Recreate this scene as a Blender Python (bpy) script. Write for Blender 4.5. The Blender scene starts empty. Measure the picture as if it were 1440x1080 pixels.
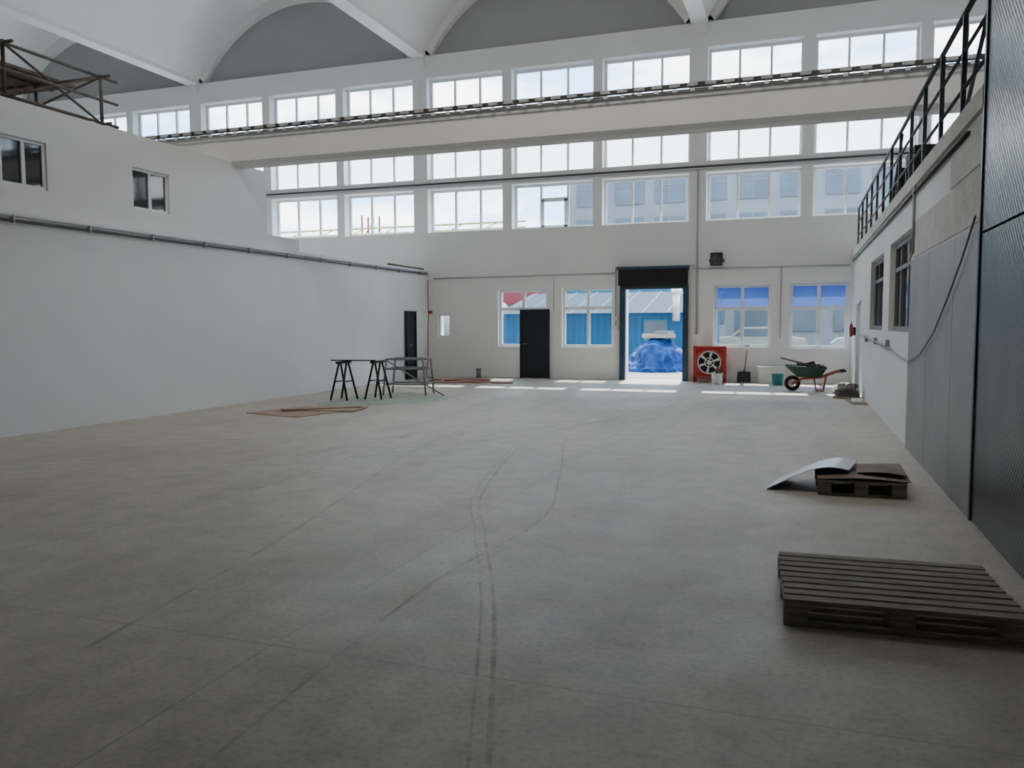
import bpy, math, random
from mathutils import Vector, Matrix
random.seed(7)
scene=bpy.context.scene
# ------------------------------------------------------------------ materials
def newmat(name):
    m=bpy.data.materials.new(name); m.use_nodes=True
    nt=m.node_tree; nt.nodes.clear()
    out=nt.nodes.new('ShaderNodeOutputMaterial')
    return m,nt,out
def paint(name,col,rough=0.6,metal=0.0,var=0.08,scale=3.0,bump=0.0,bscale=40.0,stretch=(1,1,1),detail=5,spec=0.5):
    m,nt,out=newmat(name); N=nt.nodes; L=nt.links
    b=N.new('ShaderNodeBsdfPrincipled'); L.new(b.outputs[0],out.inputs[0])
    b.inputs['Roughness'].default_value=rough; b.inputs['Metallic'].default_value=metal
    b.inputs['Specular IOR Level'].default_value=spec
    tc=N.new('ShaderNodeTexCoord'); mp=N.new('ShaderNodeMapping'); mp.inputs['Scale'].default_value=stretch
    L.new(tc.outputs['Object'],mp.inputs[0])
    no=N.new('ShaderNodeTexNoise'); no.inputs['Scale'].default_value=scale; no.inputs['Detail'].default_value=detail
    L.new(mp.outputs[0],no.inputs['Vector'])
    r=N.new('ShaderNodeValToRGB')
    r.color_ramp.elements[0].position=0.3; r.color_ramp.elements[1].position=0.7
    r.color_ramp.elements[0].color=tuple(c*(1-var) for c in col)+(1,)
    r.color_ramp.elements[1].color=tuple(min(1,c*(1+var)) for c in col)+(1,)
    L.new(no.outputs[0],r.inputs[0]); L.new(r.outputs[0],b.inputs['Base Color'])
    if bump>0:
        n2=N.new('ShaderNodeTexNoise'); n2.inputs['Scale'].default_value=bscale; L.new(mp.outputs[0],n2.inputs['Vector'])
        bp=N.new('ShaderNodeBump'); bp.inputs['Strength'].default_value=bump; bp.inputs['Distance'].default_value=0.02
        L.new(n2.outputs[0],bp.inputs['Height']); L.new(bp.outputs[0],b.inputs['Normal'])
    return m
def glass(name,tint=(1,1,1),refl=0.06,frost=0.0):
    m,nt,out=newmat(name); N=nt.nodes; L=nt.links
    tr=N.new('ShaderNodeBsdfTransparent'); tr.inputs[0].default_value=(*tint,1)
    gl=N.new('ShaderNodeBsdfGlossy'); gl.inputs['Roughness'].default_value=0.03
    mx=N.new('ShaderNodeMixShader'); mx.inputs[0].default_value=refl
    src=tr
    if frost>0:
        tl=N.new('ShaderNodeBsdfTranslucent'); tl.inputs[0].default_value=(0.97,0.98,0.98,1)
        m2=N.new('ShaderNodeMixShader'); m2.inputs[0].default_value=frost
        L.new(tr.outputs[0],m2.inputs[1]); L.new(tl.outputs[0],m2.inputs[2]); src=m2
    L.new(src.outputs[0],mx.inputs[1]); L.new(gl.outputs[0],mx.inputs[2]); L.new(mx.outputs[0],out.inputs[0])
    return m
M={}
M['wall']=paint('white_wall_paint',(0.815,0.815,0.805),0.8,var=0.03,scale=0.8,bump=0.05,bscale=25,spec=.3)
M['shell']=paint('vault_paint',(0.82,0.81,0.785),0.8,var=0.04,scale=0.5,spec=.3)
M['lunette']=paint('lunette_shaded_grey',(0.42,0.42,0.415),0.85,var=0.04,scale=0.7,spec=.2)  # shading of the end walls under the vaults is put into this grey
M['frame']=paint('window_frame_white',(0.80,0.81,0.82),0.4,var=0.01)
M['gframe']=paint('window_frame_grey',(0.20,0.205,0.21),0.5,var=0.03)
M['glass']=glass('clear_glass',(0.93,0.96,0.97),0.02)
M['frost']=glass('frosted_glass',(0.95,0.97,0.98),0.02,0.80)
M['dglass']=paint('dark_glass',(0.02,0.024,0.027),0.05,var=0.1,spec=0.8)
M['bluefilm']=glass('blue_film_glass',(0.15,0.28,0.68),0.02,0.10)
M['dark']=paint('dark_door_paint',(0.016,0.02,0.024),0.5,var=0.1,spec=.3)
M['navy']=paint('navy_door_frame',(0.02,0.05,0.095),0.4,var=0.1)
M['black']=paint('black_plastic',(0.010,0.010,0.011),0.55,var=0.1,spec=.3)
M['pipe']=paint('grey_pipe',(0.42,0.43,0.43),0.45,var=0.05)
M['dpipe']=paint('dark_cable',(0.05,0.05,0.055),0.5,var=0.1)
M['steel']=paint('galvanised_steel',(0.35,0.36,0.37),0.35,0.8,var=0.1,scale=8)
M['rail']=paint('railing_paint',(0.045,0.05,0.055),0.45,var=0.1)
M['gpanel']=paint('grey_sheet_panel',(0.29,0.28,0.27),0.5,0.1,var=0.12,scale=1.2)
M['rust']=paint('rusty_scaffold',(0.11,0.085,0.065),0.8,var=0.35,scale=6)
M['oldwood']=paint('weathered_wood',(0.27,0.225,0.175),0.85,var=0.35,scale=4,stretch=(1,14,14),bump=0.3,bscale=12)
M['darkwood']=paint('dark_weathered_wood',(0.27,0.235,0.20),0.85,var=0.35,scale=4,stretch=(1,14,14),bump=0.3,bscale=12)
M['ply']=paint('plywood',(0.38,0.27,0.19),0.8,var=0.2,scale=3)
M['card']=paint('brown_hardboard',(0.24,0.165,0.12),0.75,var=0.25,scale=3)
M['green']=paint('pale_green_sheet',(0.33,0.37,0.28),0.6,var=0.25,scale=3)
M['red']=paint('red_paint',(0.42,0.03,0.02),0.45,var=0.15)
M['orange']=paint('orange_red_hose',(0.42,0.09,0.045),0.5,var=0.1)
M['whitep']=paint('white_plastic',(0.78,0.78,0.75),0.45,var=0.05)
M['teal']=paint('teal_plastic',(0.02,0.20,0.22),0.45,var=0.1)
M['barrow']=paint('barrow_green',(0.03,0.075,0.06),0.5,var=0.2)
M['rubber']=paint('rubber',(0.02,0.02,0.02),0.8,var=0.1)
M['sheet']=paint('bare_sheet_metal',(0.62,0.63,0.63),0.35,0.5,var=0.12,scale=3)
M['plaster']=paint('rough_plaster',(0.58,0.56,0.52),0.9,var=0.12,scale=4,bump=0.4,bscale=15)
M['sack']=paint('grey_sack',(0.45,0.44,0.42),0.8,var=0.15)
M['rubble']=paint('dark_rubble',(0.09,0.085,0.08),0.9,var=0.3,scale=10)
# outdoors
M['yard']=paint('yard_concrete',(0.22,0.22,0.21),0.9,var=0.15,scale=0.6)
M['oblue']=paint('blue_cladding',(0.012,0.085,0.19),0.6,var=0.12,scale=1.5,spec=.2)
M['oblue2']=paint('pale_blue_cladding',(0.035,0.13,0.20),0.6,var=0.12,scale=1.5,spec=.2)
M['tarp']=paint('blue_tarp',(0.002,0.045,0.20),0.6,var=0.35,scale=4,bump=1.0,bscale=5,spec=.25)
M['oroof']=paint('grey_roofing',(0.06,0.08,0.10),0.9,var=0.1,spec=0.05)
M['opink']=paint('red_pink_cladding',(0.24,0.055,0.065),0.7,var=0.12,spec=.1)
M['obeige']=paint('beige_tank',(0.25,0.24,0.20),0.6,var=0.1)
M['ogrey']=paint('grey_facade',(0.15,0.16,0.17),0.8,var=0.12,scale=0.4)
M['oglass']=paint('facade_glass',(0.06,0.08,0.10),0.3,var=0.2,scale=0.8)
M['yellow']=paint('yellow_crane',(0.36,0.30,0.10),0.5,var=0.1)
M['ogreen']=paint('green_steel',(0.05,0.16,0.09),0.5,var=0.1)
# diamond plate
def mat_plate():
    m,nt,out=newmat('checker_plate_steel'); N=nt.nodes; L=nt.links
    b=N.new('ShaderNodeBsdfPrincipled'); L.new(b.outputs[0],out.inputs[0])
    b.inputs['Metallic'].default_value=0.6; b.inputs['Base Color'].default_value=(0.09,0.088,0.086,1)
    tc=N.new('ShaderNodeTexCoord')
    no=N.new('ShaderNodeTexNoise'); no.inputs['Scale'].default_value=1.5; no.inputs['Detail'].default_value=6; L.new(tc.outputs['Object'],no.inputs['Vector'])
    mr=N.new('ShaderNodeMapRange'); mr.inputs['To Min'].default_value=0.22; mr.inputs['To Max'].default_value=0.5; L.new(no.outputs[0],mr.inputs[0]); L.new(mr.outputs[0],b.inputs['Roughness'])
    mp=N.new('ShaderNodeMapping'); mp.inputs['Rotation'].default_value=(math.radians(45),0,0); mp.inputs['Scale'].default_value=(1,22,22); L.new(tc.outputs['Object'],mp.inputs[0])
    ch=N.new('ShaderNodeTexVoronoi'); ch.inputs['Scale'].default_value=1.0; ch.inputs['Randomness'].default_value=0.0; L.new(mp.outputs[0],ch.inputs['Vector'])
    bp=N.new('ShaderNodeBump'); bp.inputs['Strength'].default_value=0.6; bp.inputs['Distance'].default_value=0.012; bp.invert=True
    L.new(ch.outputs['Distance'],bp.inputs['Height']); L.new(bp.outputs[0],b.inputs['Normal'])
    return m
M['plate']=mat_plate()
# floor concrete with saw-cut joints
def mat_floor():
    m,nt,out=newmat('polished_concrete_floor'); N=nt.nodes; L=nt.links
    b=N.new('ShaderNodeBsdfPrincipled'); L.new(b.outputs[0],out.inputs[0])
    tc=N.new('ShaderNodeTexCoord')
    def noise(s,d=6,st=(1,1,1)):
        mp=N.new('ShaderNodeMapping'); mp.inputs['Scale'].default_value=st; L.new(tc.outputs['Object'],mp.inputs[0])
        n=N.new('ShaderNodeTexNoise'); n.inputs['Scale'].default_value=s; n.inputs['Detail'].default_value=d; L.new(mp.outputs[0],n.inputs['Vector']); return n
    def ramp(n,p0,c0,p1,c1):
        r=N.new('ShaderNodeValToRGB'); r.color_ramp.elements[0].position=p0; r.color_ramp.elements[1].position=p1
        r.color_ramp.elements[0].color=(*c0,1); r.color_ramp.elements[1].color=(*c1,1); L.new(n.outputs[0],r.inputs[0]); return r
    def mul(a,bb,f=1.0):
        x=N.new('ShaderNodeMixRGB'); x.blend_type='MULTIPLY'; x.inputs[0].default_value=f; L.new(a,x.inputs[1]); L.new(bb,x.inputs[2]); return x.outputs[0]
    base=ramp(noise(0.5,8),0.3,(0.49,0.445,0.375),0.7,(0.58,0.54,0.465)).outputs[0]
    c=mul(base,ramp(noise(4,8),0.35,(0.86,0.86,0.86),0.6,(1,1,1)).outputs[0])
    c=mul(c,ramp(noise(30,4),0.3,(0.82,0.82,0.82),0.55,(1,1,1)).outputs[0])
    c=mul(c,ramp(noise(1.3,7,(1,0.25,1)),0.25,(0.80,0.79,0.77),0.5,(1,1,1)).outputs[0])
    vo=N.new('ShaderNodeTexVoronoi'); vo.inputs['Scale'].default_value=1.1; L.new(tc.outputs['Object'],vo.inputs['Vector'])
    r=N.new('ShaderNodeValToRGB'); r.color_ramp.elements[0].position=0.012; r.color_ramp.elements[1].position=0.02
    r.color_ramp.elements[0].color=(0.45,0.42,0.4,1); r.color_ramp.elements[1].color=(1,1,1,1); L.new(vo.outputs['Distance'],r.inputs[0])
    c=mul(c,r.outputs[0])
    sx=N.new('ShaderNodeSeparateXYZ'); L.new(tc.outputs['Object'],sx.inputs[0])
    def joint(sock,off,per):
        a=N.new('ShaderNodeMath'); a.operation='ADD'; a.inputs[1].default_value=-off+per*50+per/2; L.new(sock,a.inputs[0])
        mo=N.new('ShaderNodeMath'); mo.operation='MODULO'; mo.inputs[1].default_value=per; L.new(a.outputs[0],mo.inputs[0])
        s=N.new('ShaderNodeMath'); s.operation='SUBTRACT'; s.inputs[1].default_value=per/2; L.new(mo.outputs[0],s.inputs[0])
        ab=N.new('ShaderNodeMath'); ab.operation='ABSOLUTE'; L.new(s.outputs[0],ab.inputs[0])
        lt=N.new('ShaderNodeMath'); lt.operation='LESS_THAN'; lt.inputs[1].default_value=0.0022; L.new(ab.outputs[0],lt.inputs[0])
        return lt.outputs[0]
    mx=N.new('ShaderNodeMath'); mx.operation='MAXIMUM'; L.new(joint(sx.outputs['X'],-2.45,7.0),mx.inputs[0]); L.new(joint(sx.outputs['Y'],3.36,7.0),mx.inputs[1])
    j=N.new('ShaderNodeMixRGB'); j.inputs[2].default_value=(0.24,0.22,0.19,1); L.new(mx.outputs[0],j.inputs[0]); L.new(c,j.inputs[1])
    L.new(j.outputs[0],b.inputs['Base Color'])
    rr=ramp(noise(2.0,6),0.3,(0.48,)*3,0.7,(0.62,)*3); L.new(rr.outputs[0],b.inputs['Roughness'])
    b.inputs['Specular IOR Level'].default_value=0.3
    bp=N.new('ShaderNodeBump'); bp.inputs['Strength'].default_value=0.05; bp.inputs['Distance'].default_value=0.01
    L.new(noise(12,6).outputs[0],bp.inputs['Height']); L.new(bp.outputs[0],b.inputs['Normal'])
    return m
M['floor']=mat_floor()
def mat_track():
    m,nt,out=newmat('tyre_mark_rubber'); N=nt.nodes; L=nt.links
    tr=N.new('ShaderNodeBsdfTransparent'); d=N.new('ShaderNodeBsdfDiffuse'); d.inputs[0].default_value=(0.20,0.18,0.15,1)
    mx=N.new('ShaderNodeMixShader'); tc=N.new('ShaderNodeTexCoord'); no=N.new('ShaderNodeTexNoise'); no.inputs['Scale'].default_value=5; no.inputs['Detail'].default_value=8
    L.new(tc.outputs['Object'],no.inputs['Vector'])
    mr=N.new('ShaderNodeMapRange'); mr.inputs['From Min'].default_value=0.4; mr.inputs['From Max'].default_value=0.7; mr.inputs['To Min'].default_value=0.04; mr.inputs['To Max'].default_value=0.24
    L.new(no.outputs[0],mr.inputs[0]); L.new(mr.outputs[0],mx.inputs[0]); L.new(tr.outputs[0],mx.inputs[1]); L.new(d.outputs[0],mx.inputs[2]); L.new(mx.outputs[0],out.inputs[0])
    return m
M['track']=mat_track()

# ------------------------------------------------------------------ mesh builder
class MB:
    def __init__(s): s.v=[];s.f=[];s.m=[];s.mats=[];s.sm=[]
    def mi(s,k):
        if k not in s.mats: s.mats.append(k)
        return s.mats.index(k)
    def poly(s,pts,mat,smooth=False):
        b=len(s.v); s.v+= [tuple(p) for p in pts]; s.f.append(tuple(range(b,b+len(pts)))); s.m.append(s.mi(mat)); s.sm.append(smooth)
    def box(s,x0,x1,y0,y1,z0,z1,mat,R=None,c=None):
        P=[Vector((x,y,z)) for z in (z0,z1) for y in (y0,y1) for x in (x0,x1)]
        if R is not None:
            c=Vector(c) if c is not None else Vector(((x0+x1)/2,(y0+y1)/2,(z0+z1)/2))
            P=[R@(p-c)+c for p in P]
        b=len(s.v); s.v+=[tuple(p) for p in P]
        for q in ((0,2,3,1),(4,5,7,6),(0,1,5,4),(2,6,7,3),(0,4,6,2),(1,3,7,5)):
            s.f.append(tuple(b+i for i in q)); s.m.append(s.mi(mat)); s.sm.append(False)
    def tube(s,pts,r,mat,n=8,caps=True,closed=False):
        pts=[Vector(p) for p in pts]; rings=[]; N=len(pts)
        up=None
        for i,p in enumerate(pts):
            if closed: t=(pts[(i+1)%N]-pts[i-1])
            elif i==0: t=pts[1]-p
            elif i==N-1: t=p-pts[i-1]
            else: t=(pts[i+1]-p).normalized()+(p-pts[i-1]).normalized()
            t.normalize()
            if up is None:
                up=Vector((0,0,1)) if abs(t.z)<0.9 else Vector((1,0,0))
            a=t.cross(up)
            if a.length<1e-3: a=t.cross(Vector((0.3,1,0.2)))
            a.normalize(); bb=a.cross(t).normalized(); up=bb
            rr=r[i] if isinstance(r,(list,tuple)) else r
            b=len(s.v)
            s.v+=[tuple(p+rr*(math.cos(2*math.pi*k/n)*a+math.sin(2*math.pi*k/n)*bb)) for k in range(n)]
            rings.append(b)
        for i in range(N if closed else N-1):
            A=rings[i];B=rings[(i+1)%N]
            for k in range(n):
                s.f.append((A+k,A+(k+1)%n,B+(k+1)%n,B+k)); s.m.append(s.mi(mat)); s.sm.append(n>5)
        if caps and not closed:
            s.f.append(tuple(rings[0]+k for k in range(n))[::-1]); s.m.append(s.mi(mat)); s.sm.append(False)
            s.f.append(tuple(rings[-1]+k for k in range(n))); s.m.append(s.mi(mat)); s.sm.append(False)
    def ring(s,c,axis,R,r,mat,N=28,n=8):
        c=Vector(c); ax=Vector(axis).normalized(); a=ax.orthogonal().normalized(); b=ax.cross(a)
        s.tube([c+R*(math.cos(2*math.pi*i/N)*a+math.sin(2*math.pi*i/N)*b) for i in range(N)],r,mat,n,closed=True)
    def obj(s,name,bevel=0.0,loc=(0,0,0)):
        me=bpy.data.meshes.new(name); me.from_pydata(s.v,[],s.f)
        for k in s.mats: me.materials.append(M[k])
        for i,p in enumerate(me.polygons): p.material_index=s.m[i]; p.use_smooth=s.sm[i]
        me.update(); o=bpy.data.objects.new(name,me); o.location=loc; scene.collection.objects.link(o)
        if bevel>0:
            bm=o.modifiers.new('bev','BEVEL'); bm.width=bevel; bm.segments=1; bm.limit_method='ANGLE'
        return o
def rot(z=0,x=0,y=0): return Matrix.Rotation(math.radians(z),3,'Z')@Matrix.Rotation(math.radians(y),3,'Y')@Matrix.Rotation(math.radians(x),3,'X')

def holed_wall(name,axis,pos,th,u0,u1,z0,z1,holes,mat):
    us=sorted({u0,u1}|{h[0] for h in holes}|{h[1] for h in holes}); zs=sorted({z0,z1}|{h[2] for h in holes}|{h[3] for h in holes})
    def solid(i,j):
        if i<0 or j<0 or i>=len(us)-1 or j>=len(zs)-1: return False
        u=(us[i]+us[i+1])/2;z=(zs[j]+zs[j+1])/2
        return not any(h[0]<u<h[1] and h[2]<z<h[3] for h in holes)
    P=(lambda u,w,z:(u,w,z)) if axis=='Y' else (lambda u,w,z:(w,u,z))
    b=MB(); a,c=pos,pos+th
    for i in range(len(us)-1):
        for j in range(len(zs)-1):
            if not solid(i,j): continue
            U0,U1,Z0,Z1=us[i],us[i+1],zs[j],zs[j+1]
            b.poly([P(U0,a,Z0),P(U1,a,Z0),P(U1,a,Z1),P(U0,a,Z1)],mat); b.poly([P(U0,c,Z0),P(U0,c,Z1),P(U1,c,Z1),P(U1,c,Z0)],mat)
            if not solid(i-1,j): b.poly([P(U0,a,Z0),P(U0,a,Z1),P(U0,c,Z1),P(U0,c,Z0)],mat)
            if not solid(i+1,j): b.poly([P(U1,a,Z0),P(U1,c,Z0),P(U1,c,Z1),P(U1,a,Z1)],mat)
            if not solid(i,j-1): b.poly([P(U0,a,Z0),P(U0,c,Z0),P(U1,c,Z0),P(U1,a,Z0)],mat)
            if not solid(i,j+1): b.poly([P(U0,a,Z1),P(U1,a,Z1),P(U1,c,Z1),P(U0,c,Z1)],mat)
    return b.obj(name)
WN=[0]
def window(axis,pos,u0,u1,z0,z1,cols,trans=(),fr='frame',gl='glass',fw=0.07,mw=0.06,d=0.07,upper=None,casement=None):
    WN[0]+=1; b=MB()
    def bx(a0,a1,w0,w1,c0,c1,mat):
        if axis=='Y': b.box(a0,a1,w0,w1,c0,c1,mat)
        else: b.box(w0,w1,a0,a1,c0,c1,mat)
    p0,p1=pos,pos+d
    bx(u0,u1,p0,p1,z0,z0+fw,fr);bx(u0,u1,p0,p1,z1-fw,z1,fr)
    bx(u0,u0+fw,p0,p1,z0+fw,z1-fw,fr);bx(u1-fw,u1,p0,p1,z0+fw,z1-fw,fr)
    w=(u1-u0)
    for k in range(1,cols):
        x=u0+w*k/cols; bx(x-mw/2,x+mw/2,p0-0.005,p1+0.005,z0+fw,z1-fw,fr)
    for t in trans:
        z=z0+(z1-z0)*t; bx(u0+fw,u1-fw,p0-0.003,p1+0.003,z-mw/2,z+mw/2,fr)
    if casement is not None:
        x0=u0+w*casement/cols+0.02; x1=u0+w*(casement+1)/cols-0.02
        za=z0+0.03; zb=z1-0.35*(z1-z0)
        for q in ((x0,x1,za,za+.07),(x0,x1,zb-.07,zb),(x0,x0+.08,za,zb),(x1-.08,x1,za,zb)): bx(q[0],q[1],p0-0.03,p0,q[2],q[3],fr)
        bx(u0+w*casement/cols,u0+w*(casement+1)/cols,p0,p1,zb,zb+.05,fr)
    pm=(p0+p1)/2
    zt=z0+(z1-z0)*trans[-1] if (upper and trans) else None
    if upper:
        bx(u0+fw,u1-fw,pm-.004,pm+.004,z0+fw,zt,gl); bx(u0+fw,u1-fw,pm-.004,pm+.004,zt,z1-fw,upper)
    else: bx(u0+fw,u1-fw,pm-.004,pm+.004,z0+fw,z1-fw,gl)
    return b.obj('window_%d'%WN[0])

# ------------------------------------------------------------------ dimensions
YB=23.19; T=0.45; XL=-10.74; XR=1.39
bay=8.41; bays=[-2.4+bay*k for k in range(-3,2)]
HX0,HX1,HY0=-27.86,14.2,-10.0
holes=[]; wins=[]
for s in bays:
    for (a,c) in ((0,2.46),(2.75,5.22),(5.49,7.94)):
        x0,x1=s+a,s+c
        for row,(z0,z1) in enumerate(((7.97,9.1),(6.05,7.45),(4.43,5.75))):
            holes.append((x0,x1,z0,z1)); wins.append((x0,x1,z0,z1,row))
low=[(-8.51,-6.95,.93,2.64),(-6.51,-4.97,.92,2.66),(-2.16,-.64,.95,2.66),(-.17,1.30,.93,2.68)]
holes+=low; holes.append((-4.62,-2.93,0.0,2.66)); holes.append((-10.5,-10.06,1.2,1.94))
holed_wall('wall_back','Y',YB,T,HX0-.3,HX1+.3,0,9.76,holes,'wall')
for i,(x0,x1,z0,z1,row) in enumerate(wins):
    window('Y',YB+0.30,x0,x1,z0,z1,3,gl=('glass','frost','glass')[row],casement=(1 if (row==2 and abs(x0+8.07)<.1) else None))
for i,(x0,x1,z0,z1) in enumerate(low):
    window('Y',YB+0.12,x0,x1,z0,z1,2,trans=((.66,) if i<2 else (.62,)),upper=('bluefilm' if i>1 else None),fw=.08,mw=.09)
window('Y',YB+0.05,-10.5,-10.06,1.2,1.94,1)
b=MB(); b.box(HX0-.3,HX1+.3,HY0,YB+T,-0.3,0,'floor'); b.obj('floor')
b=MB(); b.box(HX0-.3,HX1+.3,YB+0.22,YB+T,9.76,12.8,'lunette'); b.obj('wall_lunette')
b=MB(); b.box(HX0-.6,HX1+.6,YB+T,YB+T+1.55,9.86,10.02,'ogrey'); b.box(HX0-.6,HX1+.6,YB+T+1.5,YB+T+1.6,9.82,10.12,'ogrey'); b.obj('added_shade_eave')  # unseen eave added to keep the sun off the top window row
def arcpts(xc,half,zs,rise,n=28):
    R=(half*half+rise*rise)/(2*rise); zc=zs+rise-R; a0=math.asin(half/R)
    return [(xc+R*math.sin(-a0+2*a0*i/n), zc+R*math.cos(-a0+2*a0*i/n)) for i in range(n+1)]
b=MB()
vall=[-27.86+bay*k for k in range(6)]
for k in range(5):
    xc=(vall[k]+vall[k+1])/2
    A=arcpts(xc,bay/2-.2,9.82,2.42)
    for i in range(len(A)-1):
        (x0,z0),(x1,z1)=A[i],A[i+1]
        b.poly([(x0,HY0,z0),(x1,HY0,z1),(x1,YB+.3,z1),(x0,YB+.3,z0)],'shell',True)
        b.poly([(x0,HY0,z0+.12),(x0,YB+.5,z0+.12),(x1,YB+.5,z1+.12),(x1,HY0,z1+.12)],'shell',True)
for x in vall:
    b.box(x-.22,x+.22,HY0,YB+.3,9.72,9.98,'shell')
b.obj('ceiling')
b=MB()
for k in range(5):
    xc=(vall[k]+vall[k+1])/2
    O=arcpts(xc,bay/2-.14,9.80,2.5); I=arcpts(xc,bay/2-.38,9.76,2.2)
    for y0,y1 in ((YB-.02,YB+.25),):
        for i in range(len(O)-1):
            (a,az),(c,cz)=O[i],O[i+1];(e,ez),(g,gz)=I[i],I[i+1]
            b.poly([(e,y0,ez),(g,y0,gz),(g,y1,gz),(e,y1,ez)],'shell',True)
            b.poly([(a,y0,az),(c,y0,cz),(g,y0,gz),(e,y0,ez)],'shell')
for x in vall:
    b.poly([(x-.40,YB-.02,9.76),(x+.40,YB-.02,9.76),(x+.16,YB-.02,10.05),(x-.16,YB-.02,10.05)],'shell')
    b.box(x-.2,x+.2,YB-.10,YB-.001,9.45,9.74,'wall')
b.obj('trim_1')
b=MB(); b.box(HX0-.3,HX0,HY0,YB,0,12.6,'wall'); b.obj('wall_far_left')
b=MB(); b.box(HX1,HX1+.3,HY0,YB,0,12.6,'wall'); b.obj('wall_far_right')
b=MB(); b.box(HX0-.3,HX1+.3,HY0-.3,HY0,-.3,12.6,'wall'); b.obj('wall_front')

# ---- left enclosure
holed_wall('wall_left','X',XL-.25,.25,HY0,YB,0,3.2,[],'wall')
XU=XL-.12
lw=[(11.32,12.2,3.62,4.34),(8.1,9.62,3.66,4.38)]
holed_wall('wall_left_upper','X',XU-.2,.2,HY0,15.1,3.2,4.82,lw,'wall')
for i,(y0,y1,z0,z1) in enumerate(lw):
    window('X',XU-.10,y0,y1,z0,z1,(2,4)[i],gl='dglass',fw=.05,mw=.06,d=.06)
b=MB()
b.box(HX0,XL-.0,HY0,YB,3.2,3.26,'wall')
b.box(HX0,XU+.0,HY0,15.1,4.82,4.9,'wall')
b.box(HX0,XU-.2,14.9,15.1,3.26,4.82,'wall')
b.box(XU-.2,XU,15.1,16.3,3.26,3.56,'wall')
b.obj('trim_2')
b=MB()
b.tube([(XL+.05,HY0+.3,3.12),(XL+.05,8,3.12),(XL+.05,YB-.3,3.14)],.024,'dpipe')
b.tube([(XL+.04,HY0+.3,3.19),(XL+.04,YB-.3,3.19)],.016,'pipe')
for i in range(22): b.box(XL+.002,XL+.072,-6+i*1.35,-6+i*1.35+.03,3.09,3.20,'pipe')
b.obj('conduit_pipe')
b=MB(); b.tube([(XL-.1,20.6,3.30),(XL-.1,22.9,3.295)],.03,'rust'); b.obj('steel_pipe_offcut')
b=MB(); y0,y1=21.42,21.95; a=XL+.002
b.box(a,XL+.06,y0,y1,0,1.95,'dark'); b.box(a,XL+.09,y0-.05,y0,0,2.0,'dark'); b.box(a,XL+.09,y1,y1+.05,0,2.0,'dark'); b.box(a,XL+.09,y0,y1,1.95,2.0,'dark')
b.tube([(XL+.10,y0+.1,1.0),(XL+.10,y0+.22,1.0)],.012,'steel'); b.obj('door_1')

# ---- right enclosure
rw=[(15.22,17.75,1.47,2.80),(11.75,14.27,1.47,2.83),(20.3,21.2,0,2.05)]
holed_wall('wall_right','X',XR,.25,7.4,YB,0,3.35,rw,'wall')
for y0,y1,z0,z1 in rw[:2]: window('X',XR+.08,y0,y1,z0,z1,3,gl='dglass',fr='gframe',trans=(.7,),fw=.08)
b=MB(); b.box(XR+.10,XR+.15,20.3,21.2,0,2.05,'whitep'); b.box(XR-.02,XR-.002,20.24,20.3,0,2.11,'frame'); b.box(XR-.02,XR-.002,21.2,21.26,0,2.11,'frame'); b.box(XR-.02,XR-.002,20.24,21.26,2.05,2.11,'frame')
b.tube([(XR+.08,20.4,1.0),(XR+.08,20.52,1.0)],.012,'steel'); b.obj('door_2')
b=MB(); b.box(XR+.05,XR+.3,HY0,7.4,0,4.6,'wall'); b.obj('wall_right_near')
b=MB(); b.box(XR-.03,HX1,7.4,YB,3.35,3.45,'wall'); b.box(XR+.3,HX1,HY0,7.4,4.5,4.6,'wall')
b.box(XR-.04,XR+.02,7.4,YB,3.30,3.47,'plaster'); b.obj('trim_3')
b=MB(); ys=[HY0,-4,-1.5,1.0,3.5,5.3,7.38]
for i in range(len(ys)-1):
    for (z0,z1) in ((0,2.3),(2.31,4.62)):
        b.box(XR-.02,XR+.045,ys[i]+.006,ys[i+1]-.006,z0+.005,z1-.005,'plate')
for y in ys[1:]: b.box(XR-.035,XR-.02,y-.03,y+.03,0,4.6,'rail')
b.obj('steel_cladding')
b=MB()
for (y0,y1,zt) in ((7.42,8.45,2.38),(8.46,9.95,2.38),(9.96,11.5,2.38)):
    b.box(XR-.03,XR-.003,y0,y1,0.0,zt,'gpanel')
b.obj('grey_sheet_panel')
b=MB(); b.box(XR-.012,XR,7.42,11.4,2.42,2.86,'plaster'); b.box(XR-.014,XR,7.42,8.9,2.88,3.25,'plaster'); b.obj('trim_4')
b=MB(); xr=XR+.06
for i in range(13):
    y=7.6+i*1.25; b.box(xr-.022,xr+.022,y-.022,y+.022,3.47,4.5,'rail')
for z in (4.5,4.15,3.8): b.tube([(xr,7.42 if z>4.4 else 7.6,z),(xr,22.7,z)],.028 if z>4.4 else .018,'rail')
b.tube([(xr+.02,7.6,4.45),(xr+.02,8.85,3.55)],.02,'rail')
b.tube([(xr+.02,13.85,4.45),(xr+.02,15.1,3.55)],.02,'rail')
b.obj('mezzanine_railing')
for y,x,hh in ((13.5,XR+.35,.62),(15.2,XR+.35,.6)):
    b=MB(); b.box(x-.2,x+.25,y-.5,y+.5,3.5,3.5+hh,'black')
    b.box(x-.16,x-.1,y-.42,y-.3,3.45,3.5,'steel'); b.box(x-.16,x-.1,y+.3,y+.42,3.45,3.5,'steel'); b.box(x+.1,x+.16,y-.42,y-.3,3.45,3.5,'steel'); b.box(x+.1,x+.16,y+.3,y+.42,3.45,3.5,'steel')
    b.ring((x-.205,y,3.5+hh/2),(1,0,0),hh*.36,.015,'rail')
    for k in range(4):
        z=3.56+k*hh/4; b.box(x-.21,x-.2,y-.42,y+.42,z,z+.02,'rail')
    b.obj('ventilation_unit')
b=MB()
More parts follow.
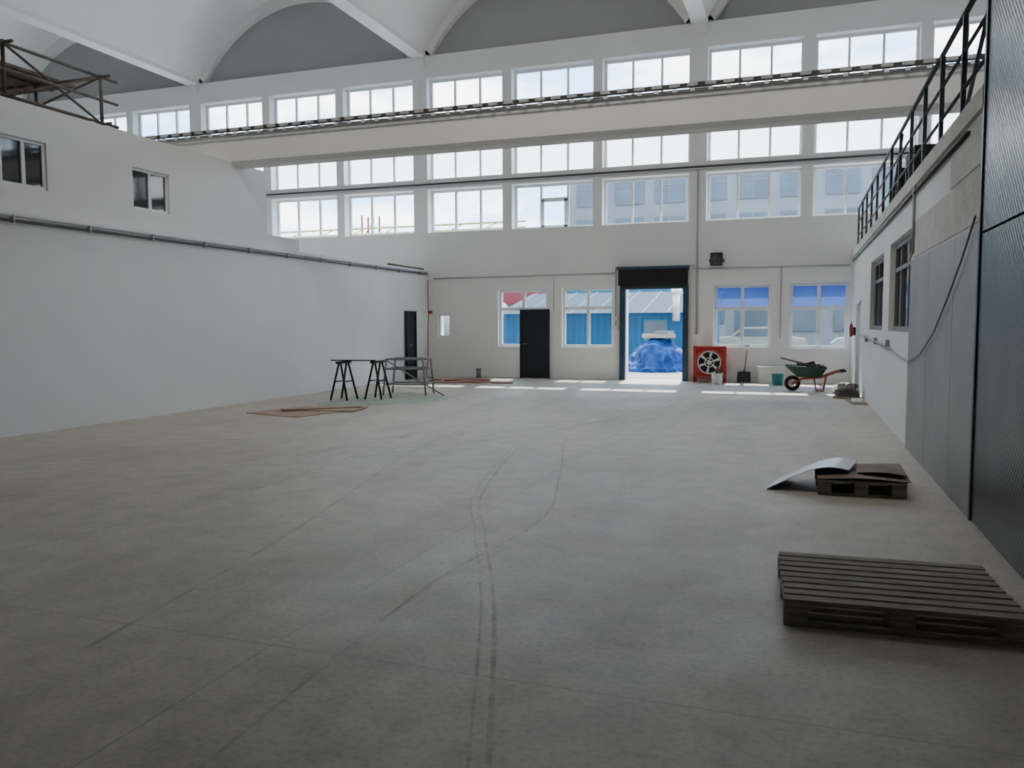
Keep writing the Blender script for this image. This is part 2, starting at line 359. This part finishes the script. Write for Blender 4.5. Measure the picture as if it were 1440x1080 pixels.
b.tube([(XR-.03,11.35,3.3),(XR-.03,11.35,2.5)],.02,'pipe'); b.tube([(XR-.03,11.35,2.5),(XR-.03,11.6,2.42)],.02,'pipe')
b.tube([(XR-.03,8,3.22),(XR-.03,22.9,3.2)],.02,'dpipe')
b.tube([(XR-.03,20.0,1.34),(XR-.03,18.5,1.33),(XR-.03,13.5,1.20)],.022,'pipe')
b.tube([(XR-.04,13.5,1.20),(XR-.05,12.2,1.14),(XR-.06,11.2,1.12),(XR-.06,10.2,1.25),(XR-.06,9.3,1.5),(XR-.06,8.5,1.85),(XR-.06,7.9,2.15),(XR-.05,7.45,2.45)],.009,'gframe')
for y in (18,16,14): b.box(XR-.06,XR-.002,y-.02,y+.02,1.22,1.34,'steel')
b.obj('electric_cable')
b=MB(); b.tube([(1.29,21.7,1.27),(1.29,21.7,1.3),(1.29,21.7,1.52),(1.29,21.7,1.58)],[.03,.04,.04,.025],'red',12); b.tube([(1.29,21.7,1.58),(1.29,21.63,1.64)],.01,'black'); b.tube([(1.29,21.66,1.58),(1.25,21.62,1.5),(1.25,21.62,1.4)],.007,'black')
b.box(1.335,1.388,21.66,21.74,1.3,1.5,'black'); b.obj('fire_extinguisher')

# ---- transverse beam
b=MB(); X0,X1=HX0,HX1
b.box(X0,X1,13.95,14.35,4.90,5.42,'wall')
b.poly([(X0,13.95,4.90),(X1,13.95,4.90),(X1,14.02,4.82),(X0,14.02,4.82)],'wall'); b.poly([(X0,14.02,4.82),(X1,14.02,4.82),(X1,14.35,4.82),(X0,14.35,4.82)],'wall')
b.poly([(X0,14.35,4.82),(X1,14.35,4.82),(X1,14.35,4.90),(X0,14.35,4.90)],'wall')
b.box(X0,X1,13.90,14.42,5.42,5.45,'sack')
b.box(X0,X1,13.86,13.885,5.46,5.54,'rail'); b.tube([(X0,13.85,5.40),(X1,13.85,5.40)],.012,'gframe')
x=X0
while x<X1-.5:
    b.box(x,x+.17,13.81,13.86,5.475,5.53,'sack'); b.box(x+.05,x+.12,13.82,13.86,5.395,5.44,'whitep'); x+=.29
b.obj('transverse_beam')
# ---- back wall trims/pipes
b=MB(); y=YB-.04
b.tube([(-10.6,y,3.02),(-4.9,y,3.05)],.02,'pipe'); b.tube([(-4.9,y,3.05),(-4.9,y,3.22),(-2.7,y,3.22),(-2.7,y,3.12),(1.3,y,3.12)],.02,'pipe')
b.tube([(-2.62,y,1.3),(-2.62,y,5.8)],.028,'pipe')
b.tube([(-19,y,5.90),(XR+4,y,5.90)],.026,'dpipe'); b.tube([(-19,y,5.82),(XR+4,y,5.82)],.012,'pipe')
b.tube([(-6.75,y,3.04),(-6.75,y,2.0)],.012,'pipe'); b.tube([(-.40,y,3.1),(-.40,y,1.2)],.014,'pipe')
b.tube([(-4.9,y,3.0),(-4.9,y,1.5)],.016,'pipe')
for z in (1.75,1.5): b.box(-4.97,-4.83,YB-.08,YB-.002,z-.06,z+.06,'whitep')
b.obj('electrical_conduit')
b=MB(); b.box(-10.62,-10.58,YB-.015,YB,.9,2.75,'wall'); b.box(-8.85,-8.81,YB-.015,YB,.0,2.75,'wall'); b.box(-10.62,-8.81,YB-.015,YB,2.75,2.79,'wall'); b.obj('trim_5')
b=MB()
b.box(-4.78,-2.86,YB-.28,YB-.002,2.68,3.17,'black'); b.box(-4.82,-2.82,YB-.3,YB-.002,3.13,3.2,'navy')
b.box(-4.76,-4.60,YB-.16,YB-.002,0,2.68,'navy'); b.box(-2.98,-2.84,YB-.16,YB-.002,0,2.68,'navy')
b.box(-4.60,-2.98,YB-.10,YB-.002,2.58,2.68,'navy')
for k in range(4): b.box(-4.60,-2.98,YB-.2,YB-.15,2.60+k*.03,2.62+k*.03,'rail')
b.obj('roller_door')
b=MB(); b.box(-7.74,-6.92,YB-.10,YB-.04,0.02,2.0,'dark')
b.box(-7.78,-7.74,YB-.12,YB-.002,0,2.04,'dark'); b.box(-6.92,-6.88,YB-.12,YB-.002,0,2.04,'dark'); b.box(-7.78,-6.88,YB-.12,YB-.002,2.0,2.04,'dark')
b.tube([(-7.66,YB-.10,1.02),(-7.66,YB-.17,1.02),(-7.54,YB-.17,1.02)],.012,'steel'); b.obj('door_3')
b=MB(); b.box(-2.24,-1.92,YB-.34,YB-.14,3.2,3.5,'black',R=rot(x=-20)); b.box(-2.2,-1.96,YB-.36,YB-.34,3.23,3.45,'dglass',R=rot(x=-20))
b.box(-2.28,-2.25,YB-.3,YB-.002,3.30,3.34,'rail'); b.box(-1.91,-1.88,YB-.3,YB-.002,3.30,3.34,'rail'); b.box(-2.28,-1.88,YB-.03,YB-.002,3.28,3.36,'rail'); b.obj('floodlight')

# ---- heater fan in red frame
b=MB(); cx,cz,yf=-2.2,.58,22.55
for x in (-2.62,-1.83): 
    b.box(x,x+.05,yf,yf+.05,0,.99,'red'); b.box(x,x+.05,yf+.4,yf+.45,0,.99,'red'); b.box(x,x+.05,yf,yf+.45,.08,.13,'red'); b.box(x,x+.05,yf,yf+.45,.94,.99,'red')
for z in (.12,.94): b.box(-2.57,-1.83,yf,yf+.04,z,z+.05,'red')
b.box(-2.57,-1.83,yf+.14,yf+.4,.17,.94,'red')
b.ring((cx,yf+.08,cz-.03),(0,1,0),.335,.035,'red'); b.ring((cx,yf+.05,cz-.03),(0,1,0),.30,.016,'whitep'); b.ring((cx,yf+.06,cz-.03),(0,1,0),.12,.012,'whitep')
b.tube([(cx,yf+.1,cz-.03),(cx,yf+.05,cz-.03)],.06,'whitep',14)
b.tube([(cx,yf+.13,cz-.03),(cx,yf+.10,cz-.03)],.30,'dark',24)
for k in range(6):
    a=k*math.pi/3+.2; ca,sa=math.cos(a),math.sin(a); c2,s2=math.cos(a+.3),math.sin(a+.3)
    b.poly([(cx+.07*ca,yf+.075,cz-.03+.07*sa),(cx+.28*ca,yf+.09,cz-.03+.28*sa),(cx+.28*c2,yf+.06,cz-.03+.28*s2),(cx+.07*c2,yf+.07,cz-.03+.07*s2)],'whitep')
b.obj('fan_heater')
def bucket(x,y,r,h,mat,handle=True,content=None):
    b=MB(); n=20
    b.tube([(x,y,0),(x,y,.01),(x,y,h),(x,y,h),(x,y,.03)],[r*.82,r*.84,r,r*.93,r*.78],mat,n)
    b.ring((x,y,h),(0,0,1),r,.012,mat,24,6)
    if handle: b.tube([(x+r*math.cos(t),y-.02-r*.5*math.sin(t),h-.03-.1*math.sin(t)) for t in [i*math.pi/10 for i in range(11)]],.005,'steel',5)
    if content:
        for k in range(5): b.tube([(x+random.uniform(-.08,.08),y+random.uniform(-.08,.08),.08),(x+random.uniform(-.16,.16),y+random.uniform(-.1,.1),h+random.uniform(.1,.25))],.018,content,6)
    return b
bucket(-1.95,22.15,.15,.28,'whitep',content='rubble').obj('plastic_bucket')
bucket(-.42,22.2,.15,.28,'teal').obj('plastic_bucket')
b=MB(); x0,x1,y0,y1=-.95,-.2,22.72,23.08
b.box(x0+.03,x1-.03,y0+.03,y1-.03,0,.4,'whitep'); b.box(x0,x1,y0,y1,.40,.45,'whitep')
for k in range(6): b.box(x0+.08+k*.11,x0+.11+k*.11,y0+.015,y0+.03,.03,.38,'frame')
b.box(x0-.02,x0,y0+.1,y1-.1,.34,.38,'whitep'); b.box(x1,x1+.02,y0+.1,y1-.1,.34,.38,'whitep'); b.obj('storage_tub')
b=MB(); b.tube([(-1.3,22.95,.25),(-1.24,YB-.04,1.0)],.015,'card'); 
b.poly([(-1.45,22.80,.0),(-1.15,22.80,.0),(-1.16,22.92,.30),(-1.44,22.92,.30)],'dark'); b.poly([(-1.45,22.80,.0),(-1.44,22.92,.30),(-1.47,22.82,.28),(-1.48,22.74,.0)],'dark'); b.poly([(-1.15,22.80,.0),(-1.12,22.74,.0),(-1.13,22.82,.28),(-1.16,22.92,.30)],'dark')
b.tube([(-1.3,22.92,.28),(-1.3,22.95,.34)],.03,'dark'); b.tube([(-1.31,YB-.04,1.0),(-1.17,YB-.04,1.0)],.014,'dark'); b.obj('shovel')
b=MB(); b.tube([(-9.0,22.8,0),(-9.0,22.8,.26)],.07,'gframe',14); b.tube([(-9.0,22.8,.24),(-9.0,22.8,.28)],.085,'gframe',14); b.ring((-9.0,22.8,.02),(0,0,1),.08,.02,'gframe'); b.obj('drain_pipe_stub')

# ---- wheelbarrow
b=MB(); y=20.5; ox=.28
def P(x,yy,z): return (ox+x,y+yy,z)
B=[P(-.22,-.2,.34),P(.30,-.2,.34),P(.30,.2,.34),P(-.22,.2,.34)]; Tt=[P(-.50,-.32,.60),P(.42,-.32,.56),P(.42,.32,.56),P(-.50,.32,.60)]
b.poly(B,'barrow')
for i in range(4): 
    j=(i+1)%4; b.poly([B[i],B[j],Tt[j],Tt[i]],'barrow')
b.tube(Tt,.014,'barrow',6,closed=True)
b.ring(P(-.33,0,.18),(0,1,0),.145,.038,'rubber'); b.ring(P(-.33,0,.18),(0,1,0),.10,.012,'orange')
b.tube([P(-.33,-.07,.18),P(-.33,.07,.18)],.025,'orange')
for k in range(6):
    a=k*math.pi/3; b.tube([P(-.33,0,.18),P(-.33+.1*math.cos(a),0,.18+.1*math.sin(a))],.008,'orange',5)
for sy in (-1,1):
    b.tube([P(-.33,sy*.07,.18),P(-.1,sy*.16,.29),P(.3,sy*.22,.33),P(.62,sy*.27,.46),P(.82,sy*.28,.50)],.018,'orange')
    b.tube([P(.72,sy*.275,.48),P(.84,sy*.28,.50)],.024,'rubber')
    b.tube([P(.15,sy*.2,.32),P(.20,sy*.24,.02),P(.36,sy*.24,.02),P(.42,sy*.24,.38)],.016,'orange')
b.tube([P(.28,-.24,.15),P(.28,.24,.15)],.012,'orange')
for k in range(16):
    a=random.uniform(-.5,.5); c=Vector(P(random.uniform(-.25,.2),random.uniform(-.15,.15),.52+random.uniform(0,.12))); L=random.uniform(.2,.5)
    b.box(c.x-L/2,c.x+L/2,c.y-.04,c.y+.04,c.z-.02,c.z+.02,random.choice(['rubble','rubble','darkwood']),R=rot(random.uniform(-40,40),y=random.uniform(-25,25)))
b.box(ox-.62,ox+.2,y-.05,y+.05,.66,.70,'darkwood',R=rot(8,y=14)); b.obj('wheelbarrow')
b=MB()
for k in range(4): b.box(.82+.02*k,1.3-.02*k,18.5+.05*k,19.2-.04*k,.055*k,.055*k+.045,random.choice(['oldwood','rubble','darkwood']),R=rot(random.uniform(-10,10)))
for k in range(7):
    x,yy=random.uniform(.9,1.22),random.uniform(18.6,19.1); b.box(x-.08,x+.08,yy-.05,yy+.05,.22,.29,random.choice(['rubble','sack','oldwood']),R=rot(random.uniform(0,90)))
b.obj('timber_offcut_stack')
b=MB(); n=12
for i in range(n):
    a0,a1=2*math.pi*i/n,2*math.pi*(i+1)/n
    for (r0,z0,r1,z1) in ((.24,0,.28,.08),(.28,.08,.22,.19),(.22,.19,.08,.25),(.08,.25,.001,.26)):
        q=lambda r,z,a:(1.06+r*math.cos(a)*.9*(1+.12*math.sin(3*a)),19.75+r*math.sin(a)*1.3,z+.02*math.sin(5*a)*(z>0))
        b.poly([q(r0,z0,a0),q(r0,z0,a1),q(r1,z1,a1),q(r1,z1,a0)],'sack',True)
b.obj('cement_sack')
b=MB(); b.box(1.05,1.32,17.3,18.2,0,.02,'oldwood',R=rot(6)); b.box(1.1,1.3,17.5,18.3,.021,.04,'plaster',R=rot(-4)); b.obj('loose_board')

# ---- pallets
def pallet(name,cx,cy,ang,L,W,nb,mat):
    b=MB(); R=rot(ang); H=.144
    def bx(x0,x1,y0,y1,z0,z1,m):
        b.box(x0,x1,y0,y1,z0,z1,m,R=R,c=(0,0,0))
    bw=W/nb-.026
    for k in range(nb):
        y0=-W/2+k*(W-bw)/(nb-1); e=random.uniform(-.008,.008)
        bx(-L/2+e,L/2+e,y0,y0+bw,H-.022,H,mat)
    for x in (-L/2,-.06,L/2-.12):
        bx(x,x+.12,-W/2+.003,W/2-.003,H-.044,H-.023,mat)
        for yy in (-W/2+.002,-.07,W/2-.142): bx(x,x+.12,yy,yy+.14,.023,H-.045,mat)
    for yy in (-W/2,-.05,W/2-.10): bx(-L/2,L/2,yy,yy+.10,0,.022,mat)
    return b.obj(name,loc=(cx,cy,0))
pallet('wooden_pallet',.525,4.96,3.0,1.16,.94,9,'darkwood')
pallet('wooden_pallet',.60,8.52,0.5,.76,.92,7,'oldwood')
b=MB(); nx,ny=18,6
def sheet(fn,mat,th=.006):
    for i in range(nx):
        for j in range(ny):
            q=[fn(i/nx,j/ny),fn((i+1)/nx,j/ny),fn((i+1)/nx,(j+1)/ny),fn(i/nx,(j+1)/ny)]
            b.poly(q,mat,True); b.poly([(p[0],p[1],p[2]+th) for p in q],mat,True)
def f1(u,v):
    x=-.24+.74*u+.12*v; yy=8.14+.62*v+.10*u
    z=.008+.225*math.sin(min(1,u*1.25)*math.pi*.5)**1.2-.04*max(0,u-.8)*5*.6
    return (x,yy,z)
sheet(f1,'sheet'); b.obj('bent_metal_sheet')
b=MB()
def f2(u,v):
    x=.22+.80*u+.0*v; yy=8.04+.90*v+.04*u
    return (x,yy,.150+.018*math.sin(u*3+v*2)**2+.02*max(0,u-.6)*v)
sheet(f2,'card')
def f3(u,v): return (.58+.42*u,8.30+.5*v-.1*u,.18+.02*math.sin(u*2.6))
sheet(f3,'card'); b.obj('hardboard_sheet')

# ---- floor sheets, trestles
b=MB()
b.box(-9.25,-7.95,12.15,13.6,.002,.012,'ply',R=rot(-14)); b.box(-8.7,-7.7,13.0,13.8,.013,.025,'ply',R=rot(10)); b.box(-8.5,-8.3,12.5,14.0,.026,.05,'ply',R=rot(-50)); b.obj('plywood_sheet')
b=MB(); pts=[]; n=26
for i in range(n):
    a=2*math.pi*i/n; r=1+.12*math.sin(3*a+1)+.07*math.sin(7*a); pts.append((-8.35+1.15*r*math.cos(a),15.6+1.75*r*math.sin(a)))
for i in range(n):
    p,q=pts[i],pts[(i+1)%n]; b.poly([(-8.35,15.6,.003),(p[0],p[1],.002),(q[0],q[1],.002)],'green')
b.obj('plastic_dust_sheet')
b=MB()
for cx_,cy_ in ((-9.12,15.25),(-8.52,15.65)):
    for sx in (-1,1):
        for sy in (-.22,.22):
            b.tube([(cx_+sx*.02,cy_+sy*.7,.80),(cx_+sx*.20,cy_+sy,.005)],.022,'black',6)
    b.tube([(cx_-.1,cy_-.2,.4),(cx_-.1,cy_+.2,.4)],.015,'black',6); b.tube([(cx_+.1,cy_-.2,.4),(cx_+.1,cy_+.2,.4)],.015,'black',6)
    b.box(cx_-.04,cx_+.04,cy_-.26,cy_+.26,.78,.83,'black')
b.box(-9.45,-8.45,15.33,15.39,.83,.855,'black',R=rot(8)); b.obj('sawhorse')
b=MB(); R=rot(10); c=Vector((-8.35,16.9,0))
def Q(x,y_,z): return c+R@Vector((x,y_,z))
for sx in (-.55,.45):
    for sy in (-.35,.35): b.tube([Q(sx,sy,0.005),Q(sx*.85,sy,.82)],.022,'gframe',8)
for z,k in ((.82,.85),(.60,.89),(.25,.95)):
    for sy in (-.35,.35): b.tube([Q(-.55*k,sy,z),Q(.45*k,sy,z)],.02,'gframe',8)
    for sx in (-.55,.45): b.tube([Q(sx*k,-.35,z),Q(sx*k,.35,z)],.02,'gframe',8)
b.tube([Q(-.5,-.35,.82),Q(.43,-.35,.25)],.016,'gframe',8); b.tube([Q(.45,-.35,.25),Q(.9,-.5,.025)],.018,'gframe',8)
b.obj('metal_trestle_bench')
b=MB(); pts=[(XL+.07,22.85,2.95),(XL+.07,22.85,2.2),(XL+.10,22.82,1.9),(XL+.06,22.85,1.6),(XL+.07,22.8,.5),(XL+.15,22.5,.08),(XL+.5,22.0,.022)]
cxh,cyh=-8.95,21.1
for i in range(22):
    a=i*.52+2.6; r=.62+.38*math.sin(i*.31)
    pts.append((cxh+1.25*r*math.cos(a)+.2*math.sin(i*.7),cyh+.95*r*math.sin(a),.018+.014*(i%3)))
pts.append((-7.75,20.6,.018)); pts.append((-7.2,20.75,.018))
b.tube(pts,.016,'orange',6); b.tube([(XL+.08,22.85,1.98),(XL+.2,22.85,1.98)],.05,'red',10); b.obj('water_hose')
# scaffold on the left roof
b=MB(); zr=4.9
X=[-11.15,-12.6,-14.2]; Y=[5.6,7.4,9.2,11.0]
for x in X:
    for yy in Y: b.tube([(x,yy,zr),(x,yy,zr+.92)],.03,'rust',6)
    for z in (zr+.12,zr+.5,zr+.88): b.tube([(x,5.2,z),(x,11.35,z)],.025,'rust',6)
    for i in range(3): b.tube([(x,Y[i],zr+.1),(x,Y[i+1],zr+.88)],.02,'rust',6); b.tube([(x,Y[i],zr+.88),(x,Y[i+1],zr+.1)],.02,'rust',6)
for yy in Y:
    for z in (zr+.1,zr+.88): b.tube([(-14.4,yy,z),(-10.95,yy,z)],.025,'rust',6)
    b.tube([(-14.2,yy,zr+.1),(-11.15,yy,zr+.88)],.02,'rust',6)
for k in range(5): b.box(-12.4-.32*k,-12.13-.32*k,5.3,11.4,zr+.905,zr+.95,'rust')
b.box(-11.1,-11.04,5,11.5,zr+.0,zr+.06,'rust')
b.obj('scaffold_frame')

def track(pts,w,name='tyre_mark'):
    b=MB(); P_=[Vector((p[0],p[1],0)) for p in pts]; out=[]
    for i in range(len(P_)-1):
        p0=P_[max(0,i-1)];p1=P_[i];p2=P_[i+1];p3=P_[min(len(P_)-1,i+2)]
        for k in range(8):
            t=k/8; out.append(.5*((2*p1)+(-p0+p2)*t+(2*p0-5*p1+4*p2-p3)*t*t+(-p0+3*p1-3*p2+p3)*t**3))
    out.append(P_[-1])
    for i in range(len(out)-1):
        d=(out[i+1]-out[i]).normalized(); n=Vector((-d.y,d.x,0))*w/2
        if i==0: n0=n
        a,c=out[i],out[i+1]; b.poly([(a.x+n0.x,a.y+n0.y,.0012),(c.x+n.x,c.y+n.y,.0012),(c.x-n.x,c.y-n.y,.0012),(a.x-n0.x,a.y-n0.y,.0012)],'track'); n0=n
    b.obj(name)
track([(-1.0,2.6),(-1.6,4.27),(-2.25,5.8),(-2.81,7.24),(-3.47,10.56),(-3.75,14),(-3.3,18)],.025)
track([(-1.08,2.6),(-1.68,4.27),(-2.33,5.8),(-2.89,7.24),(-3.55,10.56),(-3.83,14),(-3.38,18)],.015)
track([(-3.3,3.0),(-3.6,5.0),(-4.1,7.2),(-4.6,9.5),(-4.8,13),(-4.3,18)],.03)
track([(-2.0,2.2),(-2.1,4.5),(-1.95,6.4),(-2.4,8.5),(-3.2,12),(-3.3,16)],.02)
track([(-7.5,4.0),(-6.2,7.0),(-5.2,11.0),(-4.6,16)],.03)
track([(-5.5,3.0),(-5.0,6.0),(-5.1,9),(-5.6,13)],.03)
track([(-9.5,9.0),(-7,9.6),(-4.5,11),(-2.6,14),(-2.2,18)],.05)
track([(-9.0,7.0),(-6.4,8.2),(-4.2,10.2),(-2.9,13.5),(-2.6,18)],.04)

# ---- outdoors
b=MB(); b.box(-90,90,YB+T,140,-.06,-.02,'yard'); b.obj('ground')
def corr(b,x0,x1,y,z0,z1,mat,p=.25,d=.04):
    x=x0
    while x<x1-.001:
        xm=min(x+p/2,x1); b.poly([(x,y,z0),(xm,y-d,z0),(xm,y-d,z1),(x,y,z1)],mat); b.poly([(xm,y-d,z0),(min(x+p,x1),y,z0),(min(x+p,x1),y,z1),(xm,y-d,z1)],mat); x+=p
b=MB(); corr(b,-11.3,-3.1,31.5,0,2.05,'oblue'); b.box(-11.3,-3.1,31.5,36,0,2.04,'oblue'); 
b.poly([(-11.5,31.2,2.02),(-2.9,31.2,2.02),(-2.9,36,3.0),(-11.5,36,3.0)],'oroof')
b.box(-5.5,-4.7,31.42,31.46,1.0,1.7,'oglass'); b.box(-5.56,-4.64,31.43,31.45,.94,1.76,'oblue2')
for k in range(9): b.poly([(-11.3+k*.95,31.19,2.03),(-11.25+k*.95,31.19,2.03),(-11.25+k*.95,36,3.03),(-11.3+k*.95,36,3.03)],'ogrey')
b.tube([(-4.25,31.0,1.7),(-4.25,31.0,3.3)],.14,'sheet',12); b.tube([(-4.25,31.0,2.7),(-4.25,31.0,2.95)],.2,'sheet',12); b.obj('blue_shed')
b=MB(); corr(b,-22,-5.6,42,0,4.1,'oblue2',.5,.06); b.box(-22,-5.6,42,48,0,4.1,'oblue2'); b.box(-22.2,-5.4,41.8,48,4.1,4.3,'oroof'); b.obj('blue_warehouse')
b=MB(); b.box(-40,-19,50,60,0,5.0,'opink'); b.poly([(-40.5,49.5,5.0),(-18.5,49.5,5.0),(-18.5,55,7),(-40.5,55,7)],'opink'); 
for k in range(9): b.box(-39+k*2.3,-37.6+k*2.3,49.95,50,1.5,3.2,'oglass')
b.obj('red_building')
b=MB(); b.box(-18.5,-11.8,37.8,40,2.6,3.5,'opink'); b.box(-18.5,-11.8,37.9,40,0,2.6,'ogrey'); b.obj('red_roof_lean_to')
b=MB(); b.tube([(-17.5,34,1.5),(-17.3,34,1.5),(-12.2,34,1.5),(-12.0,34,1.5)],[.7,1.05,1.05,.7],'obeige',20)
for x in (-16.5,-13): b.box(x-.2,x+.2,33.3,34.7,0,.6,'ogrey')
b.obj('storage_tank')
b=MB(); z=0
for x in (-11.2,-9.0): 
    b.box(x-.08,x+.08,37,37.16,0,4.4,'ogreen')
b.box(-11.4,-8.8,37,37.16,4.2,4.4,'ogreen'); b.box(-11.4,-8.8,37,37.16,3.2,3.35,'ogreen'); b.tube([(-11.2,37.1,3.3),(-9.0,37.1,4.2)],.05,'ogreen'); b.obj('steel_gantry')
b=MB(); b.box(-17,32,62,75,0,13.4,'ogrey')
for r in range(4):
    for k in range(16):
        x=-16.2+k*3.0; b.box(x,x+2.2,61.93,62,1.6+r*3.0,3.6+r*3.0,'oglass')
        b.box(x+1.07,x+1.13,61.9,61.93,1.6+r*3,3.6+r*3,'ogrey'); b.box(x,x+2.2,61.9,61.93,2.9+r*3,2.96+r*3,'ogrey')
b.box(-17.3,32.3,61.7,75.2,13.4,13.8,'oroof'); b.obj('industrial_building')
b=MB(); b.box(-3.5,14,44,52,0,3.9,'ogrey'); b.box(-3.7,14.2,43.8,52.2,3.9,4.1,'frame')
for k in range(7): b.box(-3+k*2.4,-1.4+k*2.4,43.93,44,1.2,2.6,'oglass')
b.obj('site_office')
b=MB(); b.tube([(-46,41,6.6),(-13.5,41,6.6)],.14,'yellow'); b.tube([(-46,41,7.0),(-13.5,41,7.0)],.05,'yellow')
for k in range(16): b.tube([(-46+k*2,41,6.6),(-45+k*2,41,7.0)],.03,'yellow',5)
for x in (-44,-30,-23): b.tube([(x,41,0),(x,41,6.6)],.15,'yellow')
b.obj('yellow_gantry_crane')
b=MB()
for dx in (0,.8):
    for dy in (0,.8): b.tube([(-26+dx,46+dy,0),(-26+dx,46+dy,8.5)],.06,'opink',5)
for k in range(8): b.tube([(-26,46,k),(-25.2,46,k+1)],.04,'opink',5); b.tube([(-26,46,k),(-25.2,46,k)],.04,'opink',5)
b.obj('red_lattice_mast')
import bmesh
from mathutils import noise as mnoise
bm=bmesh.new(); bmesh.ops.create_icosphere(bm,subdivisions=6,radius=1)
for v in bm.verts:
    p=v.co.copy(); a=math.atan2(p.y,p.x)
    rid=1-abs(mnoise.noise(Vector((p.x*2.2,p.y*2.2,p.z*1.3))))*2
    rid2=1-abs(mnoise.noise(Vector((p.x*5+7,p.y*5,p.z*2.5))))*2
    k=.88+.16*rid+.08*rid2+.06*math.sin(3*a+.6)
    v.co=Vector((p.x*1.05*k,p.y*1.0*k,max(p.z,-.05)*1.08*k*(1-.18*abs(p.x-.2))))
    if p.z<.15: v.co.x*=1.12; v.co.y*=1.12
    v.co.z=min(max(v.co.z,0),1.14)
me=bpy.data.meshes.new('tarp_heap'); bm.to_mesh(me); bm.free(); me.materials.append(M['tarp'])
for p in me.polygons: p.use_smooth=True
o=bpy.data.objects.new('tarp_covered_heap',me); o.location=(-4.55,28.2,-.03); scene.collection.objects.link(o)
b=MB(); b.box(-5.0,-3.9,27.8,28.5,1.12,1.25,'obeige',R=rot(12)); b.box(-4.5,-4.0,27.9,28.3,1.251,1.36,'ogrey',R=rot(-20)); b.obj('foam_board')
def car(x,y,m):
    b=MB(); prof=[(-2.1,.35),(-2.15,.75),(-1.9,.95),(-1.2,1.02),(-.7,1.42),(.7,1.45),(1.4,1.0),(2.0,.9),(2.15,.6),(2.1,.35)]
    for yy in (y-.8,y+.8): b.poly([(x+p,yy,q) for p,q in prof][::(1 if yy<y else -1)],m)
    for i in range(len(prof)):
        p,q=prof[i],prof[(i+1)%len(prof)]; b.poly([(x+p[0],y-.8,p[1]),(x+p[0],y+.8,p[1]),(x+q[0],y+.8,q[1]),(x+q[0],y-.8,q[1])],m)
    b.poly([(x-1.05,y-.81,1.02),(x+1.2,y-.81,1.02),(x+.65,y-.81,1.36),(x-.65,y-.81,1.36)],'oglass')
    for wx in (-1.3,1.35): b.tube([(x+wx,y-.85,.32),(x+wx,y-.6,.32)],.32,'rubber',18); b.tube([(x+wx,y+.6,.32),(x+wx,y+.85,.32)],.32,'rubber',18)
    b.obj('parked_car')
car(3.6,38,'gframe'); car(-1.6,39,'obeige')

# ------------------------------------------------------------------ world & lights
w=bpy.data.worlds.new('sky'); scene.world=w; w.use_nodes=True; nt=w.node_tree; N=nt.nodes; L=nt.links; N.clear()
out=N.new('ShaderNodeOutputWorld'); bg=N.new('ShaderNodeBackground'); L.new(bg.outputs[0],out.inputs[0])
tc=N.new('ShaderNodeTexCoord'); mp=N.new('ShaderNodeMapping'); mp.inputs['Scale'].default_value=(1,1,2.6); L.new(tc.outputs['Generated'],mp.inputs[0])
no=N.new('ShaderNodeTexNoise'); no.inputs['Scale'].default_value=7.0; no.inputs['Detail'].default_value=7; no.inputs['Roughness'].default_value=.55; L.new(mp.outputs[0],no.inputs['Vector'])
r=N.new('ShaderNodeValToRGB'); r.color_ramp.elements[0].position=.44; r.color_ramp.elements[1].position=.60
r.color_ramp.elements[0].color=(.32,.53,.82,1); r.color_ramp.elements[1].color=(1.0,.98,.95,1); L.new(no.outputs[0],r.inputs[0])
L.new(r.outputs[0],bg.inputs[0]); bg.inputs[1].default_value=5.4
sun=bpy.data.lights.new('sun','SUN'); sun.energy=8; sun.angle=math.radians(.6); sun.color=(1,.96,.9)
so=bpy.data.objects.new('sun',sun); scene.collection.objects.link(so); so.rotation_euler=(math.radians(-38),0,math.radians(4)); 
def portal(x0,x1,z0,z1):
    l=bpy.data.lights.new('window_portal','AREA'); l.shape='RECTANGLE'; l.size=x1-x0; l.size_y=z1-z0; l.cycles.is_portal=True
    o=bpy.data.objects.new('window_portal',l); o.location=((x0+x1)/2,YB+T+.05,(z0+z1)/2); o.rotation_euler=(math.radians(-90),0,0); scene.collection.objects.link(o)
for z0,z1 in ((7.97,9.1),(6.05,7.45),(4.43,5.75)): portal(-27.7,13.9,z0,z1)
portal(-8.6,1.4,0,2.7)
# fill lamps added above the view to brighten the hall, with invented housings
for (x,y,e) in ((-15,10,40),(-9.5,9.5,55),(-4,9.5,95),(1,9.5,80)):
    b=MB(); b.tube([(x,y,9.02),(x,y,9.06),(x,y,9.3),(x,y,9.42)],[.45,.46,.2,.12],'gframe',20); b.tube([(x,y,9.42),(x,y,11.0)],.015,'rail'); b.obj('added_fill_lamp')
    l=bpy.data.lights.new('fill_light','AREA'); l.shape='DISK'; l.size=1.2; l.energy=e; l.color=(1,.96,.90)
    o=bpy.data.objects.new('fill_light',l); o.location=(x,y,8.95); o.rotation_euler=(math.radians(40),0,0); scene.collection.objects.link(o)
scene.view_settings.exposure=0.62
# ------------------------------------------------------------------ camera
f,ps,th,ro=1144.9,math.radians(19.192),math.radians(4.19),math.radians(-.206)
F=Vector((-math.sin(ps)*math.cos(th),math.cos(ps)*math.cos(th),-math.sin(th))); U=Vector((-math.sin(ps)*math.sin(th),math.cos(ps)*math.sin(th),math.cos(th))); Rr=Vector((math.cos(ps),math.sin(ps),0))
Mx=Matrix((Rr,U,-F)).transposed()@Matrix.Rotation(ro,3,'Z')
cam=bpy.data.cameras.new('camera'); cam.sensor_width=36; cam.lens=f/1440*36; cam.clip_end=500
co=bpy.data.objects.new('camera',cam); co.matrix_world=Matrix.Translation((0,0,1.6))@Mx.to_4x4(); scene.collection.objects.link(co); scene.camera=co
